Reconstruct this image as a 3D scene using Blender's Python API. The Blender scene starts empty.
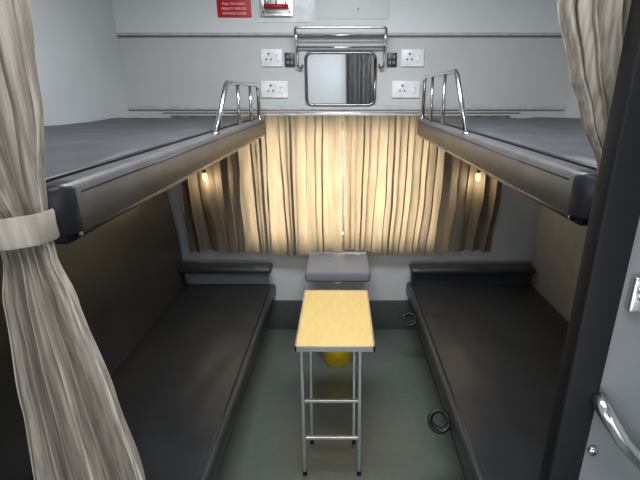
import bpy, bmesh, math, random
from mathutils import Vector, noise
random.seed(4)
sc=bpy.context.scene
COL=sc.collection
sc.view_settings.view_transform='Standard'
def lin(c):
    return tuple(((x/255)/12.92 if x/255<=.04045 else ((x/255+.055)/1.055)**2.4) for x in c)+(1,)
# ---------- materials
def mat(name,c,rough=.5,metal=0,c2=None,scale=20,bump=0,bscale=200,stretch=(1,1,1),coat=0,spec=.5,detail=4,emis=None,es=0):
    m=bpy.data.materials.new(name); m.use_nodes=True
    nt=m.node_tree; b=nt.nodes['Principled BSDF']
    b.inputs['Roughness'].default_value=rough; b.inputs['Metallic'].default_value=metal
    b.inputs['Specular IOR Level'].default_value=spec
    b.inputs['Coat Weight'].default_value=coat
    if c2 is None: c2=tuple(x*.93 for x in c)
    tc=nt.nodes.new('ShaderNodeTexCoord'); mp=nt.nodes.new('ShaderNodeMapping'); mp.inputs['Scale'].default_value=stretch
    nt.links.new(tc.outputs['Object'],mp.inputs[0])
    n=nt.nodes.new('ShaderNodeTexNoise'); n.inputs['Scale'].default_value=scale; n.inputs['Detail'].default_value=detail
    nt.links.new(mp.outputs[0],n.inputs['Vector'])
    r=nt.nodes.new('ShaderNodeValToRGB'); r.color_ramp.elements[0].position=.38; r.color_ramp.elements[1].position=.62
    r.color_ramp.elements[0].color=lin(c2); r.color_ramp.elements[1].color=lin(c)
    nt.links.new(n.outputs['Fac'],r.inputs[0]); nt.links.new(r.outputs[0],b.inputs['Base Color'])
    if bump:
        n2=nt.nodes.new('ShaderNodeTexNoise'); n2.inputs['Scale'].default_value=bscale
        nt.links.new(mp.outputs[0],n2.inputs['Vector'])
        bp=nt.nodes.new('ShaderNodeBump'); bp.inputs['Strength'].default_value=bump; bp.inputs['Distance'].default_value=.002
        nt.links.new(n2.outputs['Fac'],bp.inputs['Height']); nt.links.new(bp.outputs[0],b.inputs['Normal'])
    if emis:
        b.inputs['Emission Color'].default_value=lin(emis); b.inputs['Emission Strength'].default_value=es
    return m
def cloth(name,c,c2,transl,pscale=30,stretch=(1,1,.25),tint=(1.0,.88,.69,1)):
    m=mat(name,c,.55,0,c2,pscale,0.2,300,stretch,detail=3)
    nt=m.node_tree; b=nt.nodes['Principled BSDF']; out=nt.nodes['Material Output']
    b.inputs['Specular IOR Level'].default_value=.35
    if transl:
        t=nt.nodes.new('ShaderNodeBsdfTranslucent'); mx=nt.nodes.new('ShaderNodeMixShader'); mx.inputs[0].default_value=transl
        mu=nt.nodes.new('ShaderNodeMixRGB'); mu.blend_type='MULTIPLY'; mu.inputs[0].default_value=1
        ramp=[n for n in nt.nodes if n.type=='VALTORGB'][0]
        nt.links.new(ramp.outputs[0],mu.inputs[1]); mu.inputs[2].default_value=tint
        nt.links.new(mu.outputs[0],t.inputs[0])
        nt.links.new(b.outputs[0],mx.inputs[1]); nt.links.new(t.outputs[0],mx.inputs[2]); nt.links.new(mx.outputs[0],out.inputs[0])
    return m
M=dict(
 wall=mat('wall_laminate',(188,190,190),.5,0,(184,186,186),3),
 wallup=mat('wall_laminate_light',(210,213,214),.45,0,(206,209,210),3),
 side=mat('side_laminate',(188,193,194),.4,0,(182,187,188),3),
 skirt=mat('skirting_vinyl',(66,72,69),.5,0,(60,66,63),40),
 floor=mat('floor_linoleum',(88,96,90),.28,0,(84,92,86),30,.06,80),
 ceil=mat('ceiling_paint',(205,208,210),.6),
 trim=mat('trim_dark',(124,127,130),.6), triml=mat('trim_light',(188,190,192),.6,spec=.2),
 leather=mat('leather_charcoal',(46,47,49),.34,0,(41,42,44),8,.25,420),
 leather_top=mat('leather_slate',(74,75,79),.48,0,(66,67,71),8,.3,420),
 leather_br=mat('leather_dark_grey',(62,62,62),.40,0,(55,55,55),8,.25,420),
 pad=mat('leather_grey_edge',(86,86,87),.40,0,(76,76,77),12,.25,420,spec=.5),
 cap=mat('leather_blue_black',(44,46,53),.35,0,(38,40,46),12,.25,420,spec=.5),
 pipe=mat('piping_black',(14,14,16),.45),
 backr=mat('backrest_grey',(156,154,151),.55,0,(148,146,143),6,.2,300),
 chrome=mat('chrome',(205,205,205),.22,1,(195,195,195)),
 rim=mat('steel_rim',(120,120,122),.25,1,(110,110,112)),
 alu=mat('aluminium_edge',(205,207,208),.3,1,(196,198,199)),
 wood=mat('table_laminate_beech',(213,184,118),.4,0,(206,177,111),14,stretch=(6,1,1)),
 yellow=mat('yellow_plastic',(255,215,10),.4),
 white=mat('white_plastic',(232,234,236),.3), dark=mat('dark_plastic',(30,34,46),.35),
 black=mat('black_rubber',(9,9,11),.6,0,(7,7,9),30,.2,200,spec=.25),
 hole=mat('socket_hole',(20,20,20),.6), red=mat('red_paint',(190,18,40),.4), whitep=mat('white_lettering',(240,235,235),.5),
 mirror=mat('mirror_glass',(215,218,220),.02,1,(214,217,219)),
 shelf=mat('shelf_grey',(128,130,134),.65,0,(124,126,130),10,spec=.2),
 wcurt=cloth('window_curtain_cloth',(140,130,115),(128,119,105),.5,40,(1,1,.12)),
 ccurt=cloth('corridor_curtain_cloth',(112,110,108),(84,82,82),0,50,(1,1,.2)),
 dcurt=cloth('door_curtain_cloth',(160,152,141),(124,116,106),.05,120,(1,1,.06)),
 tie=cloth('tieback_cloth',(142,135,125),(122,115,105),0,120,(1,1,.06)),
 bulb=mat('lamp_diffuser_warm',(255,225,170),.5,emis=(255,200,120),es=3.2),
 tube=mat('ceiling_diffuser',(255,255,255),.5,emis=(240,246,255),es=3),
 panel=mat('door_panel_grey',(100,102,104),.5,0,(94,96,98),5),
)
# ---------- helpers
def obj(name,me,m=None,parent=None):
    o=bpy.data.objects.new(name,me); COL.objects.link(o)
    if m: me.materials.append(M[m])
    if parent: o.parent=parent
    return o
def root(name,loc,label,cat,group=None):
    e=bpy.data.objects.new(name,None); e.location=loc; e.empty_display_size=.05; COL.objects.link(e)
    e['label']=label; e['category']=cat
    if group: e['group']=group
    return e
def tag(o,label,cat,group=None):
    o['label']=label;o['category']=cat
    if group:o['group']=group
    return o
def local(o,parent):
    if parent: 
        for v in o.data.vertices: v.co-=parent.location
        o.parent=parent
    return o
def box(name,x0,x1,y0,y1,z0,z1,m,parent=None,bev=0,seg=3,smooth=True):
    bm=bmesh.new(); bmesh.ops.create_cube(bm,size=1)
    cx,cy,cz=(x0+x1)/2,(y0+y1)/2,(z0+z1)/2
    for v in bm.verts: v.co=Vector((v.co.x*(x1-x0)+cx,v.co.y*(y1-y0)+cy,v.co.z*(z1-z0)+cz))
    if bev: bmesh.ops.bevel(bm,geom=bm.edges[:],offset=bev,segments=seg,profile=.5,affect='EDGES')
    me=bpy.data.meshes.new(name); bm.to_mesh(me); bm.free()
    if bev and smooth:
        for p in me.polygons: p.use_smooth=True
    if parent is None:
        c=Vector((cx,cy,z0)); 
        for v in me.vertices: v.co-=c
        o=obj(name,me,m); o.location=c
        return o
    o=obj(name,me,m); return local(o,parent)
def cushion(name,x0,x1,y0,y1,z0,z1,m,parent,r=.02,sag=.004,wr=.0015,seed=0,corner=0,cside=0,m2=None,ysplit=0):
    """soft upholstered slab; corner: plan radius of the near inner corner (cside = -1 low-x, +1 high-x)"""
    def prof(n,a,b,rr):
        L=[a,a+rr*.1,a+rr*.3,a+rr*.6,a+rr]; k=max(2,int((b-a-2*rr)/n)); L+=[a+rr+(b-a-2*rr)*i/k for i in range(1,k)]; L+=[b-rr,b-rr*.6,b-rr*.3,b-rr*.1,b]; return L
    xs=prof(.03,x0,x1,r); ys=prof(.04,y0,y1,r)
    bm=bmesh.new()
    def drop(d):
        if d>=r: return 0
        t=1-d/r; return r*(1-math.sqrt(max(0,1-t*t)))
    def topz(x,y):
        d=drop(min(x-x0,x1-x)); e=drop(min(y-y0,y1-y))
        dd=max(d,e) if not(d and e) else min(r,math.hypot(d,e))
        u=(x-x0)/(x1-x0); v=(y-y0)/(y1-y0)
        s=sag*math.sin(math.pi*u)*math.sin(math.pi*v)
        w=wr*noise.noise(Vector((x*9+seed,y*5,seed)))*min(1,min(x-x0,x1-x,y-y0,y1-y)/r)
        return z1-dd-s+w
    def warp(x,y):
        if corner:
            dx=(x-x0) if cside<0 else (x1-x)
            if dx<corner and y-y0<corner*2:
                t=1-dx/corner; sh=corner*(1-math.sqrt(max(0,1-t*t)))
                y=y+sh*(1-(y-y0)/(corner*2))
        return y
    G=[[bm.verts.new((x,warp(x,y),topz(x,y))) for y in ys] for x in xs]
    for i in range(len(xs)-1):
        for j in range(len(ys)-1): bm.faces.new((G[i][j],G[i+1][j],G[i+1][j+1],G[i][j+1]))
    edge=[G[i][0] for i in range(len(xs))]+[G[-1][j] for j in range(1,len(ys))]+[G[i][-1] for i in range(len(xs)-2,-1,-1)]+[G[0][j] for j in range(len(ys)-2,0,-1)]
    low=[bm.verts.new((v.co.x,v.co.y,z0)) for v in edge]
    n=len(edge)
    for k in range(n): bm.faces.new((edge[k],low[k],low[(k+1)%n],edge[(k+1)%n]))
    bm.faces.new(low)
    bmesh.ops.recalc_face_normals(bm,faces=bm.faces)
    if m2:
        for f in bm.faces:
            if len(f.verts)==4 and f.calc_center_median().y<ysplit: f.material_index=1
    me=bpy.data.meshes.new(name); bm.to_mesh(me); bm.free()
    for p in me.polygons: p.use_smooth=len(p.vertices)==4
    o=obj(name,me,m)
    if m2: me.materials.append(M[m2])
    return local(o,parent)
def prism(name,pts,y0,y1,m,parent=None,bev=.02):
    bm=bmesh.new(); a=[bm.verts.new((x,y0,z)) for x,z in pts]; b=[bm.verts.new((x,y1,z)) for x,z in pts]
    bm.faces.new(a); bm.faces.new(b[::-1])
    n=len(pts)
    for i in range(n): bm.faces.new((a[i],b[i],b[(i+1)%n],a[(i+1)%n]))
    bmesh.ops.recalc_face_normals(bm,faces=bm.faces)
    if bev: bmesh.ops.bevel(bm,geom=bm.edges[:],offset=bev,segments=4,profile=.5,affect='EDGES')
    me=bpy.data.meshes.new(name); bm.to_mesh(me); bm.free()
    for p in me.polygons: p.use_smooth=True
    return local(obj(name,me,m),parent)
def tube(name,paths,r,m,parent=None,res=10,fillet=0):
    bm=bmesh.new()
    if paths and isinstance(paths[0],(tuple,Vector)): paths=[paths]
    for P in paths:
        P=[Vector(p) for p in P]
        if fillet:
            Q=[P[0]]
            for i in range(1,len(P)-1):
                a=(P[i-1]-P[i]); b=(P[i+1]-P[i]); f=min(fillet,a.length*.45,b.length*.45)
                p0=P[i]+a.normalized()*f; p2=P[i]+b.normalized()*f
                for k in range(7):
                    t=k/6; Q.append(p0*(1-t)**2+P[i]*2*t*(1-t)+p2*t*t)
            Q.append(P[-1]); P=Q
        rings=[]; up=Vector((0.123,.3,.95)).normalized()
        for i,p in enumerate(P):
            d=(P[min(i+1,len(P)-1)]-P[max(i-1,0)]).normalized()
            if i==0:
                s=d.cross(up); 
                if s.length<.1: s=d.cross(Vector((1,0,0)))
                s.normalize()
            else:
                s=(s-d*s.dot(d)).normalized()
            t=d.cross(s)
            rings.append([bm.verts.new(p+(s*math.cos(2*math.pi*k/res)+t*math.sin(2*math.pi*k/res))*r) for k in range(res)])
        for i in range(len(rings)-1):
            for k in range(res):
                bm.faces.new((rings[i][k],rings[i][(k+1)%res],rings[i+1][(k+1)%res],rings[i+1][k]))
        bm.faces.new(rings[0][::-1]); bm.faces.new(rings[-1])
    bmesh.ops.recalc_face_normals(bm,faces=bm.faces)
    me=bpy.data.meshes.new(name); bm.to_mesh(me); bm.free()
    for p in me.polygons: p.use_smooth=True
    if parent is None:
        c=Vector(P[0]); 
        for v in me.vertices: v.co-=c
        o=obj(name,me,m); o.location=c; return o
    return local(obj(name,me,m),parent)
def lathe(name,prof,c,m,parent,res=32):
    bm=bmesh.new(); R=[[bm.verts.new((c[0]+r*math.cos(2*math.pi*k/res),c[1]+r*math.sin(2*math.pi*k/res),c[2]+z)) for k in range(res)] for r,z in prof]
    for i in range(len(R)-1):
        for k in range(res): bm.faces.new((R[i][k],R[i][(k+1)%res],R[i+1][(k+1)%res],R[i+1][k]))
    bm.faces.new(R[0][::-1])
    me=bpy.data.meshes.new(name); bm.to_mesh(me); bm.free()
    for p in me.polygons: p.use_smooth=True
    return local(obj(name,me,m),parent)
def struct(o): o['kind']='structure'; return o
def text(s,x,y,z,size,m,parent,name='lettering'):
    cu=bpy.data.curves.new('t','FONT'); cu.body=s; cu.size=size; cu.align_x='CENTER'; cu.align_y='CENTER'; cu.extrude=.0006
    t=bpy.data.objects.new('t',cu); COL.objects.link(t); bpy.context.view_layer.update()
    me=bpy.data.meshes.new_from_object(t.evaluated_get(bpy.context.evaluated_depsgraph_get()))
    bpy.data.objects.remove(t)
    for v in me.vertices: v.co=Vector((v.co.x+x, y-v.co.z, v.co.y+z))
    me.name=name
    me.materials.clear()
    o=obj(name,me,m); return local(o,parent)

# ---------- room shell
XL,XR,YB,ZC=-1.32,1.39,2.8,2.45
struct(box('floor',XL-.05,XR+.05,-.8,YB+.05,-.05,0,'floor'))
struct(box('ceiling',XL-.05,XR+.05,-.8,YB+.05,ZC,ZC+.05,'ceil'))
struct(box('wall_left',XL-.05,XL,-.8,YB,0,ZC,'side'))
struct(box('wall_right',XR,XR+.05,-.8,YB,0,ZC,'side'))
struct(box('wall_rear',XL,XR,-.8,-.75,0,ZC,'wallup'))
struct(box('wall_front',XL,-.67,.60,.64,0,ZC,'panel'))
WX0,WX1,WZ0,WZ1=-.61,.62,.70,1.46
def holed_wall():
    bm=bmesh.new()
    xs=[XL,WX0,WX1,XR]; zs=[0,WZ0,WZ1,ZC]
    for yy in (YB,YB+.06):
        for i in range(3):
            for j in range(3):
                if i==1 and j==1: continue
                bm.faces.new([bm.verts.new((xs[a],yy,zs[b])) for a,b in((i,j),(i+1,j),(i+1,j+1),(i,j+1))])
    for (a,b) in (((WX0,WZ0),(WX1,WZ0)),((WX1,WZ0),(WX1,WZ1)),((WX1,WZ1),(WX0,WZ1)),((WX0,WZ1),(WX0,WZ0))):
        bm.faces.new([bm.verts.new(p) for p in ((a[0],YB,a[1]),(b[0],YB,b[1]),(b[0],YB+.06,b[1]),(a[0],YB+.06,a[1]))])
    bmesh.ops.remove_doubles(bm,verts=bm.verts,dist=1e-5); bmesh.ops.recalc_face_normals(bm,faces=bm.faces)
    me=bpy.data.meshes.new('wall_back'); bm.to_mesh(me); bm.free()
    return struct(obj('wall_back',me,'wall'))
holed_wall()
struct(box('wall_back_upper',XL,XR,YB-.016,YB-.001,1.985,ZC,'wallup'))
struct(box('trim_1',XL,XR,YB-.020,YB-.001,1.970,1.984,'triml',bev=.004))
struct(box('trim_2',XL,XR,YB-.006,YB-.001,1.962,1.969,'trim'))
struct(box('trim_3',XL,XR,YB-.014,YB-.001,1.550,1.578,'triml',bev=.005))
struct(box('baseboard_back',XL,XR,YB-.015,YB-.001,0,.235,'skirt',bev=.003))
# window
w=struct(bpy.data.objects.new('window_1',None)); COL.objects.link(w); w.location=(0,YB+.03,WZ0)
def frame(name,x0,x1,z0,z1,y0,y1,t,m,parent):
    bm=bmesh.new()
    for (a,b,c,d) in ((x0,x1,z0,z0+t),(x0,x1,z1-t,z1),(x0,x0+t,z0+t,z1-t),(x1-t,x1,z0+t,z1-t)):
        r=bmesh.ops.create_cube(bm,size=1)['verts']
        for v in r: v.co=Vector((v.co.x*(b-a)+(a+b)/2,v.co.y*(y1-y0)+(y0+y1)/2,v.co.z*(d-c)+(c+d)/2))
    me=bpy.data.meshes.new(name); bm.to_mesh(me); bm.free()
    return local(obj(name,me,m),parent)
frame('window_frame',WX0+.002,WX1-.002,WZ0+.002,WZ1-.002,YB+.005,YB+.055,.03,'alu',w)
frame('light_leak_collar',WX0-.02,WX1+.02,WZ0-.02,WZ1+.02,YB-.045,YB-.001,.022,'trim',w)  # added collar hidden by the curtains, stops daylight leaking out sideways
g=bpy.data.materials.new('window_glass'); g.use_nodes=True; nt=g.node_tree; nt.nodes.clear()
o_=nt.nodes.new('ShaderNodeOutputMaterial'); tr=nt.nodes.new('ShaderNodeBsdfTransparent'); gl=nt.nodes.new('ShaderNodeBsdfGlossy'); gl.inputs['Roughness'].default_value=.02
mx=nt.nodes.new('ShaderNodeMixShader'); mx.inputs[0].default_value=.06
nt.links.new(tr.outputs[0],mx.inputs[1]); nt.links.new(gl.outputs[0],mx.inputs[2]); nt.links.new(mx.outputs[0],o_.inputs[0]); M['glass']=g
box('window_pane',WX0+.03,WX1-.03,YB+.03,YB+.034,WZ0+.03,WZ1-.03,'glass',w)

# ---------- upper berths
def upper(s,y0,rail_dz,label):
    y1=2.64; xo=(1.31 if s<0 else 1.38)
    r=root('upper_berth',(s*.9,1.6,1.40),label,'bunk bed','upper berths')
    def bx(n,a,b,*k,**kw):
        lo,hi=sorted((s*a,s*b)); return box(n,lo,hi,*k,**kw)
    lo,hi=sorted((s*.505,s*xo))
    cushion('mattress',lo,hi,y0,y1,1.420,1.513,'leather_top',r,.018,.008,.011,seed=3+s,m2='cap',ysplit=y0+.016)
    lo,hi=sorted((s*.455,s*.509))
    cushion('edge_pad',lo,hi,y0,y1,1.420,1.507,'pad',r,.014,0,.0,seed=5,corner=.045,cside=-1 if s>0 else 1,m2='cap',ysplit=y0+.045)
    bx('berth_frame',.475,xo,y0+.03,y1,1.398,1.419,'black',r,bev=.006)
    bx('metal_strip',.460,.476,y0+.05,y1,1.406,1.419,'rim',r,bev=.003)
    tube('piping',[(s*.509,y0+.012,1.440),(s*.509,y0-.001,1.47),(s*.509,y0+.012,1.503),(s*.509,y0+.03,1.508),(s*.509,y1-.01,1.508)],.0045,'pipe',r)
    tube('face_seam',[(s*.4556,y0+.06,1.487),(s*.4556,y1-.01,1.487)],.0018,'pipe',r)
    z=1.50; zt=1.692+rail_dz; x=s*.475
    tube('guard_rail',[[(x,1.66,z-.005),(x,1.90,zt),(x,2.60,zt),(x,2.605,z-.005)]],.0105,'chrome',r,12,.035)
    for yy in (2.10,2.38): tube('rail_post',[(x,yy-.02,z-.005),(x,yy,zt)],.008,'chrome',r)
    for yy in (1.66,2.605): lathe('rail_flange',[(.02,0),(.02,.006),(.010,.008)],(x,yy,z+.004),'chrome',r,16)
    for yy in (y0+.25,2.45):
        bx('berth_bracket',xo-.03,xo,yy-.015,yy+.015,1.33,1.392,'alu',r)
    return r
upper(-1,.68,0,'charcoal padded upper bunk with chrome guard rail beside door curtain')
upper(1,.79,.045,'charcoal padded upper bunk with taller chrome guard rail')

# ---------- lower berths
def band(name,parent,cx,cy,z0,z1,rx,ry,tilt,m,lobes=0):
    bm=bmesh.new(); n=96; L=[]
    for z,k in ((z0,.96),(z0+.004,1.02),((z0+z1)/2,1.0),(z1-.004,1.02),(z1,.97)):
        row=[]
        for i in range(n):
            a=2*math.pi*i/n; q=k*(1+(.03*math.sin(lobes*a) if lobes else 0))
            row.append(bm.verts.new((cx+rx*q*math.cos(a),cy+ry*q*math.sin(a),z+tilt*math.cos(a))))
        L.append(row)
    for a in range(len(L)-1):
        for i in range(n): bm.faces.new((L[a][i],L[a][(i+1)%n],L[a+1][(i+1)%n],L[a+1][i]))
    me=bpy.data.meshes.new(name); bm.to_mesh(me); bm.free()
    for p in me.polygons: p.use_smooth=True
    return local(obj(name,me,m),parent)
def lower(s,y0,xb,zs,label):
    y1=2.76
    r=root('lower_berth',(s*.8,1.7,0),label,'seat','lower berths')
    def bx(n,a,b,*k,**kw):
        lo,hi=sorted((s*a,s*b)); return box(n,lo,hi,*k,**kw)
    lo,hi=sorted((s*.455,s*xb))
    cushion('seat_cushion',lo,hi,y0,y1-.02,zs-.085,zs,'leather',r,.026,.010,.004,seed=8+s)
    tube('piping',[(s*.484,y0+.03,zs-.001),(s*.484,y1-.05,zs-.001)],.004,'pipe',r)
    bx('seat_frame',.49,xb+.12 if s<0 else xb,y0+.01,y1,zs-.12,zs-.086,'black',r,bev=.004)
    bx('base_panel',.56,.575,y0+.02,y1,.0,zs-.12,'skirt',r)
    if s<0:
        prism('backrest',[(-xb+.028,zs-.03),(-1.085,.72),(-1.16,1.25),(-1.255,1.25),(-1.21,zs-.03)],y0,y1-.01,'leather_br',r,.03)
        bx('end_bolster',.465,xb-.01,2.63,2.75,.508,.550,'leather',r,bev=.02,seg=5)
        bx('bolster_support',.50,xb-.05,2.72,2.745,zs,.508,'shelf',r)
    else:
        bx('backrest',xb,xb+.04,y0,y1-.01,zs-.07,1.28,'backr',r,bev=.012)
        bx('end_bolster',.465,xb-.01,2.63,2.75,.505,.546,'leather',r,bev=.02,seg=5)
        bx('bolster_support',.48,xb-.02,2.68,2.745,zs,.505,'leather',r)
        for (cx,cy,R) in ((.422,2.34,.036),(.416,1.475,.042)):
            z0=.335
            for q,rr in ((0,.009),(.012,.006)):
                pts=[(cx+(R-q)*math.cos(a),cy+(R-q)*.62*math.sin(a)+q,z0+(R-q)*.78*math.sin(a)) for a in [2*math.pi*k/36 for k in range(37)]]
                tube('strap_loop',pts,rr,'pipe',r,8)
            bx('strap_tab',cx+R-.012,.475,cy-.014,cy+.014,z0-.006,z0+.004,'pipe',r,bev=.002)
    return r
lower(-1,.70,1.10,.398,'dark leather lower seat with dark grey reclined backrest and end pad')
lower(1,.80,1.31,.415,'dark leather lower berth with grey back panel and black strap loops')

# ---------- folding table
t=root('folding_table',(-.027,1.77,0),'small folding table with yellow beech top and steel legs','table')
tx0,tx1,ty0,ty1,tz=-.188,.138,1.50,2.03,.68
box('tabletop',tx0+.006,tx1-.006,ty0+.006,ty1-.006,tz-.018,tz,'wood',t,bev=.002,smooth=False)
frame2=bmesh.new()
for (a,b,c,d) in ((tx0,tx1,ty0,ty0+.007),(tx0,tx1,ty1-.007,ty1),(tx0,tx0+.007,ty0,ty1),(tx1-.007,tx1,ty0,ty1)):
    for v in bmesh.ops.create_cube(frame2,size=1)['verts']: v.co=Vector((v.co.x*(b-a)+(a+b)/2,v.co.y*(d-c)+(c+d)/2,v.co.z*.022+tz-.0095))
me=bpy.data.meshes.new('edge_band'); frame2.to_mesh(me); frame2.free(); local(obj('edge_band',me,'alu'),t)
def sq(name,p,q,h,m):
    p=Vector(p);q=Vector(q);d=(q-p).normalized(); s=Vector((1,0,0)) if abs(d.x)<.9 else Vector((0,1,0)); u=d.cross(s).normalized()
    bm=bmesh.new(); A=[bm.verts.new(p+(s*a+u*b)*h) for a,b in((-1,-1),(1,-1),(1,1),(-1,1))]; B=[bm.verts.new(q+(s*a+u*b)*h) for a,b in((-1,-1),(1,-1),(1,1),(-1,1))]
    bm.faces.new(A);bm.faces.new(B[::-1])
    for i in range(4): bm.faces.new((A[i],B[i],B[(i+1)%4],A[(i+1)%4]))
    bmesh.ops.recalc_face_normals(bm,faces=bm.faces)
    bmesh.ops.bevel(bm,geom=bm.edges[:],offset=h*.3,segments=2,profile=.5,affect='EDGES')
    me=bpy.data.meshes.new(name); bm.to_mesh(me); bm.free()
    return local(obj(name,me,m),t)
for i,xa in enumerate((-.164,.082)):
    sq('leg',(xa,1.515,.012),(xa-.002,1.56,tz-.025),.0078,'alu')
    xi=xa+(.019 if i==0 else -.019)
    sq('leg',(xi,1.70,.012),(xi,1.80,tz-.025),.0065,'alu')
    sq('leg_foot',(xa,1.514,0),(xa,1.516,.022),.010,'black')
    sq('leg_foot',(xi,1.699,0),(xi,1.701,.022),.0085,'black')
for z in (.196,.385): sq('crossbar',(-.160,1.515+.045*z/.65,z),(.078,1.515+.045*z/.65,z),.0068,'alu')
sq('side_brace',(-.166,1.56,.64),(-.166,1.99,.64),.006,'alu'); sq('side_brace',(.084,1.56,.64),(.084,1.99,.64),.006,'alu')

# ---------- wall shelf, bin
s_=root('wall_shelf',(-.02,2.6,.575),'grey fold-down shelf fixed below the window curtain','shelf')
box('shelf_top',-.220,.180,2.385,2.79,.558,.634,'shelf',s_,bev=.022,seg=4)
box('shelf_leg',-.04,.0,2.55,2.79,.48,.558,'alu',s_)
b=root('waste_bin',(-.022,2.42,0),'small bright yellow plastic waste bin standing under the shelf','bin')
lathe('bin_body',[(.094,.002),(.104,.24),(.098,.24),(.088,.01)],(-.022,2.42,0),'yellow',b)
lathe('bin_rim',[(.105,.232),(.110,.235),(.110,.25),(.101,.25)],(-.022,2.42,0),'yellow',b)

# ---------- cloth
def curtain_mesh(name,rows,n,nf,Yc,amp,m,parent,phase=0,jit=.3,hem=.006,wobk=1,sharp=0,crin=0):
    bm=bmesh.new(); rnd=random.Random(name+str(phase))
    ph=[rnd.uniform(-jit,jit) for _ in range(nf+2)]; am=[rnd.uniform(.5,1.25) for _ in range(nf+2)]
    R=[]
    for i in range(len(rows)-1):
        k=max(2,int(abs(rows[i][0]-rows[i+1][0])/.015))
        for j in range(k):
            t=j/k; tt=t*t*(3-2*t)*.5+t*.5
            R.append([rows[i][0]*(1-t)+rows[i+1][0]*t]+[rows[i][q]*(1-tt)+rows[i+1][q]*tt for q in (1,2,3)])
    R.append(list(rows[-1]))
    prev=None; zt,zb=R[0][0],R[-1][0]
    for (z,xl,xr,a) in R:
        line=[]; g=(zt-z)/(zt-zb)
        for k in range(n+1):
            u=k/n; f=u*nf; i=int(f); fr=f-i; fr=fr*fr*(3-2*fr)
            p=ph[i]*(1-fr)+ph[i+1]*fr; A=am[i]*(1-fr)+am[i+1]*fr
            wob=wobk*(.35*math.sin(z*6+u*9+phase)+.2*math.sin(z*15+u*31))
            th=2*math.pi*(f+p*(.3+.35*g))+phase+wob
            w=(xr-xl)
            e=min(1,u*8,(1-u)*8)
            x=xl+w*u+ .30*w/nf*math.sin(2*th)*.5*e
            s=math.sin(th)
            if sharp: s=(1-sharp)*s+sharp*(1-2*abs(math.sin(th/2)))
            y=Yc+amp*a*A*(s+.25*math.sin(2.3*th+1+z*3*wobk))
            if crin: y+=crin*noise.noise(Vector((u*nf*2.2,z*7,phase)))
            dz=(hem*math.sin(u*7+phase)+hem*.6*math.sin(u*17))*g**6
            line.append(bm.verts.new((x,y,z+dz)))
        if prev:
            for k in range(n): bm.faces.new((prev[k],prev[k+1],line[k+1],line[k]))
        prev=line
    bmesh.ops.recalc_face_normals(bm,faces=bm.faces)
    me=bpy.data.meshes.new(name); bm.to_mesh(me); bm.free()
    for p in me.polygons: p.use_smooth=True
    return local(obj(name,me,m),parent)
rod=tube('curtain_rod',[(-1.08,2.71,1.535),(1.08,2.71,1.535)],.005,'alu'); tag(rod,'thin metal curtain rod above the window','curtain rod')
for i,(xl,xr) in enumerate(((-1.03,.009),(.013,1.03))):
    c=root('window_curtain',((xl+xr)/2,2.71,1.49),'beige pleated window curtain lit from behind, drawn closed','curtain','window curtains')
    rows=[(1.522,xl,xr,.8),(1.46,xl,xr,.9),(1.0,xl,xr,1.0),(.70,xl+.02*(1-i),xr-.03*i,1.05),(.637,xl+.02*(1-i),xr-.03*i,1.1)]
    curtain_mesh('curtain_cloth',rows,560,11,2.701,.021,'wcurt',c,phase=1.3*i,jit=.8,hem=.011,wobk=.4,sharp=.15,crin=.007)

Yc=.58
c=root('door_curtain',(-.44,Yc,0.06),'grey-beige striped door curtain gathered by a fabric tieback','curtain','door curtains')
rows=[(2.30,-.68,-.37,1),(1.755,-.64,-.372,1),(1.64,-.60,-.380,.9),(1.53,-.53,-.404,.7),(1.47,-.490,-.412,.5),(1.42,-.490,-.412,.55),(1.357,-.506,-.396,.8),(1.176,-.525,-.364,1),(1.005,-.541,-.342,1.1),(.08,-.58,-.29,1.3)]
curtain_mesh('curtain_cloth',rows,640,8,Yc,.027,'dcurt',c,phase=.7,sharp=.3,wobk=.6,jit=.6,crin=.005)
band('tieback',c,-.4515,Yc,1.448,1.492,.0455,.033,.004,'tie',lobes=7)
c=root('door_curtain',(.45,.695,0.06),'grey-beige striped door curtain bunched behind the black door edge','curtain','door curtains')
rows=[(2.30,.28,.62,1),(1.77,.318,.58,1),(1.69,.347,.56,1),(1.62,.378,.55,.9),(1.535,.420,.53,.8),(1.44,.444,.515,.6),(1.38,.447,.51,.6),(1.2,.447,.52,.8),(.08,.442,.54,1)]
curtain_mesh('curtain_cloth',rows,640,8,.70,.023,'dcurt',c,phase=2.1,sharp=.3,wobk=.6,jit=.6,crin=.005)
band('tieback',c,.479,.70,1.385,1.435,.040,.030,-.004,'tie',lobes=7)
c=root('corridor_curtain',(.36,-.69,1.1),'grey pleated curtain hanging on the corridor wall','curtain')
curtain_mesh('curtain_cloth',[(2.3,.06,.62,1),(1.0,.08,.60,1)],300,9,-.67,.045,'ccurt',c,phase=.4,sharp=.5,wobk=.4)

# ---------- sliding door at the right
d=struct(bpy.data.objects.new('door_1',None)); COL.objects.link(d); d.location=(.8,.62,0)
box('door_panel',.43,XR-.005,.61,.635,.005,2.38,'panel',d,bev=.004)
box('door_edge_seal',.380,.437,.602,.638,.005,2.38,'black',d,bev=.006,seg=3)
tube('door_handle',[(.435,.605,1.165),(.438,.58,1.15),(.47,.570,1.10),(.53,.570,1.035),(.60,.573,.99),(.62,.61,.985)],.013,'chrome',d,14,.02)
box('latch_plate',.448,.500,.597,.61,1.325,1.385,'alu',d,bev=.004)
box('latch_slider',.456,.500,.588,.598,1.348,1.364,'rim',d,bev=.003)
tube('latch_knob',[(.464,.60,1.357),(.464,.574,1.357)],.009,'chrome',d,16)
tube('door_bolt',[(.450,.612,1.045),(.450,.602,1.045)],.008,'chrome',d,16)

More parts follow.
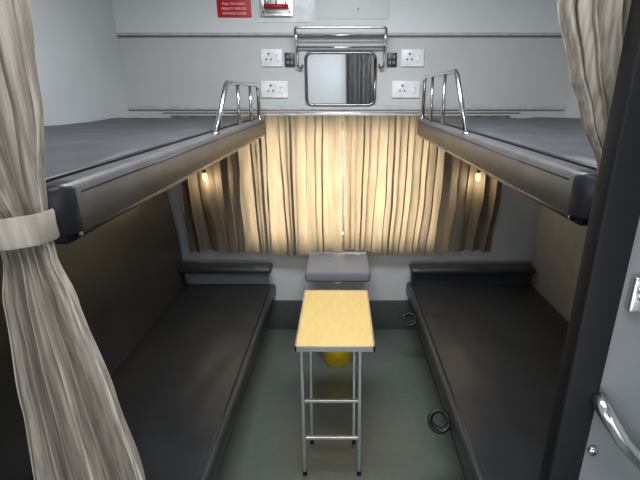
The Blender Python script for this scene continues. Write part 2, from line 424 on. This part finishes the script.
# ---------- wall fittings
yw=YB-.001
m_=root('wall_mirror',(0,yw,1.58),'rounded rectangular mirror with dark steel frame below a rack','mirror')
def rrect(x0,x1,z0,z1,r,n=8):
    P=[]
    for cx,cz,a0 in ((x1-r,z1-r,0),(x0+r,z1-r,90),(x0+r,z0+r,180),(x1-r,z0+r,270)):
        for k in range(n+1):
            a=math.radians(a0+90*k/n); P.append((cx+r*math.cos(a),cz+r*math.sin(a)))
    return P
gm=prism('mirror_glass',rrect(-.207,.203,1.583,1.874,.035),yw-.018,yw-.006,'mirror',m_,0)
for p in gm.data.polygons: p.use_smooth=False
P=rrect(-.21,.206,1.58,1.877,.038); P.append(P[0])
tube('mirror_frame',[(x,yw-.014,z) for x,z in P],.0095,'rim',m_)
k=root('towel_rack',(0,yw,1.93),'chrome tubular towel rack mounted over the mirror','rack')
tube('rack_frame',[(-.262,yw-.005,1.90),(-.262,yw-.06,1.925),(-.262,2.68,2.0),(.258,2.68,2.0),(.258,yw-.06,1.925),(.258,yw-.005,1.90)],.0075,'chrome',k,10,.02)
tube('rack_rod',[(-.258,2.72,1.965),(.255,2.72,1.965)],.005,'chrome',k)
tube('rack_rod',[(-.258,2.765,1.905),(.255,2.765,1.905)],.0065,'chrome',k)
for x in (-.258,.255):
    tube('rack_bracket',[(x,2.70,1.985),(x,2.745,1.88),(x,2.76,1.80),(x*.93,2.775,1.785),(x*.9,yw-.004,1.81)],.007,'chrome',k,10,.02)
def plate(x0,x1,z0,z1,kind):
    r=root('wall_socket',((x0+x1)/2,yw,z0),'white plastic power socket plate with rocker switch' if kind<2 else 'wide white plastic socket plate near mirror bottom','socket','wall sockets')
    box('socket_plate',x0,x1,yw-.012,yw,z0,z1,'white',r,bev=.004)
    cx=x0+(x1-x0)*.36; cz=(z0+z1)/2
    for dx,dz,rr in ((0,.022,.006),(-.014,-.008,.005),(.014,-.008,.005)):
        tube('socket_hole',[(cx+dx,yw-.0135,cz+dz),(cx+dx,yw-.010,cz+dz)],rr,'hole',r,12)
    sx=x0+(x1-x0)*.76
    box('rocker_switch',sx-.011,sx+.011,yw-.018,yw-.011,cz-.022,cz+.022,'white',r,bev=.003)
    tube('switch_mark',[(sx,yw-.0195,cz+.010),(sx,yw-.016,cz+.010)],.003,'red',r,8)
plate(-.481,-.349,1.80,1.898,1); plate(.360,.499,1.80,1.898,1); plate(-.49,-.325,1.622,1.72,2); plate(.313,.484,1.622,1.72,2)
for x0 in (-.337,.275):
    r=root('switch_module',(x0+.03,yw,1.80),'small dark switch module between mirror and white socket','switch','dark switch modules')
    box('module_body',x0,x0+.060,yw-.012,yw,1.80,1.878,'dark',r,bev=.003)
    for i in range(2):
        for j in range(2):
            box('push_button',x0+.010+i*.024,x0+.026+i*.024,yw-.016,yw-.011,1.814+j*.032,1.832+j*.032,'trim',r,bev=.002)
yu=YB-.0165
r=root('notice_sign',(-.617,yu,2.07),'red notice plate with white lettering on the upper wall','sign')
box('sign_plate',-.715,-.518,yu-.006,yu,2.065,2.20,'red',r,bev=.002)
for i,sx in enumerate(("ALARM CHAIN","TO STOP TRAIN","PULL THE CHAIN","PENALTY FOR USE","WITHOUT CAUSE")):
    text(sx,-.617,yu-.0065,2.185-i*.025,.017,'whitep',r)
r=root('emergency_alarm',(-.36,yu,2.04),'white wall panel with chrome alarm housing and red handle','alarm')
box('alarm_backplate',-.487,-.155,yu-.005,yu,2.038,2.30,'white',r,bev=.002)
frame('alarm_housing',-.462,-.277,2.07,2.21,yu-.035,yu-.005,.010,'chrome',r)
box('alarm_plate',-.451,-.288,yu-.012,yu-.005,2.081,2.20,'alu',r,bev=.002)
tube('pull_handle',[(-.440,yu-.034,2.118),(-.300,yu-.034,2.118)],.012,'red',r,12)
for hx in (-.425,-.315):
    tube('handle_arm',[(hx,yu-.034,2.12),(hx,yu-.03,2.16),(hx,yu-.012,2.17)],.006,'chrome',r,8,.01)
tube('alarm_chain',[(-.37,yu-.03,2.12),(-.37,yu-.02,2.198)],.005,'chrome',r,8)
for hx in (-.445,-.295): tube('housing_screw',[(hx,yu-.014,2.092),(hx,yu-.011,2.092)],.005,'rim',r,8)
r=root('vent_plate',(-.05,yu,2.12),'flush pale blank cover plate with a grey screw','cover plate')
box('cover_plate',-.14,.28,yu-.003,yu,2.055,2.30,'wallup',r,bev=.001)
tube('cover_screw',[(.10,yu-.006,2.11),(.10,yu-.002,2.11)],.006,'alu',r,10)

# reading lamps
for x in (-.835,.84):
    r=root('reading_lamp',(x,2.60,1.15),'small warm glowing reading lamp hanging under the bunk','lamp','reading lamps')
    tube('lamp_stem',[(x,2.62,1.395),(x,2.62,1.21)],.003,'rim',r)
    lathe('lamp_bulb',[(.002,-.030),(.009,-.026),(.013,-.014),(.014,0),(.013,.012),(.008,.02)],(x,2.62,1.17),'bulb',r,16)
    tube('lamp_cap',[(x,2.62,1.188),(x,2.62,1.210)],.012,'rim',r,14)
    L=bpy.data.lights.new('warm','POINT'); L.energy=1.7; L.color=(1,.8,.52); L.shadow_soft_size=.03
    o=bpy.data.objects.new('lamp_glow',L); COL.objects.link(o); o.parent=r; o.location=(0,.03,-.03)
# ceiling lights
def clight(x,y,sx,sy,p):
    r=root('ceiling_light',(x,y,ZC-.03),'flat white diffuser ceiling light','ceiling light','ceiling lights')
    box('light_housing',x-sx/2-.02,x+sx/2+.02,y-sy/2-.02,y+sy/2+.02,ZC-.03,ZC-.002,'white',r,bev=.004)
    box('light_diffuser',x-sx/2,x+sx/2,y-sy/2,y+sy/2,ZC-.036,ZC-.031,'tube',r)
    L=bpy.data.lights.new('area','AREA'); L.shape='RECTANGLE'; L.size=sx; L.size_y=sy; L.energy=p; L.color=(.95,.975,1)
    o=bpy.data.objects.new('light_source',L); COL.objects.link(o); o.parent=r; o.location=(0,0,-.01)
clight(0,1.5,.9,.35,34)
clight(0,0.0,1.2,.4,22)
L=bpy.data.lights.new('rear_fill','AREA'); L.shape='RECTANGLE'; L.size=1.8; L.size_y=.8; L.energy=21; L.color=(.90,.95,1)  # added fill light behind the camera, brightens the lower cabin
o=bpy.data.objects.new('rear_fill_light',L); COL.objects.link(o); o.location=(0,-.73,.85); o.rotation_euler=(math.radians(90),0,0)
L=bpy.data.lights.new('day','AREA'); L.shape='RECTANGLE'; L.size=1.2; L.size_y=.78; L.energy=44; L.color=(1,.97,.9)
o=bpy.data.objects.new('daylight',L); COL.objects.link(o); o.location=(0,2.99,1.07); o.rotation_euler=(math.radians(-90),0,0)
W=bpy.data.worlds.new('w'); sc.world=W; W.use_nodes=True; W.node_tree.nodes['Background'].inputs[0].default_value=(.8,.85,.9,1); W.node_tree.nodes['Background'].inputs[1].default_value=.6
# ---------- camera
cam=bpy.data.cameras.new('cam'); co=bpy.data.objects.new('camera',cam); COL.objects.link(co); sc.camera=co
cam.sensor_width=36; cam.lens=36*430/640; cam.clip_start=.02
cam.shift_x=-21/640
co.location=(0,0,1.65); co.rotation_euler=(math.radians(90-18.87),0,0)
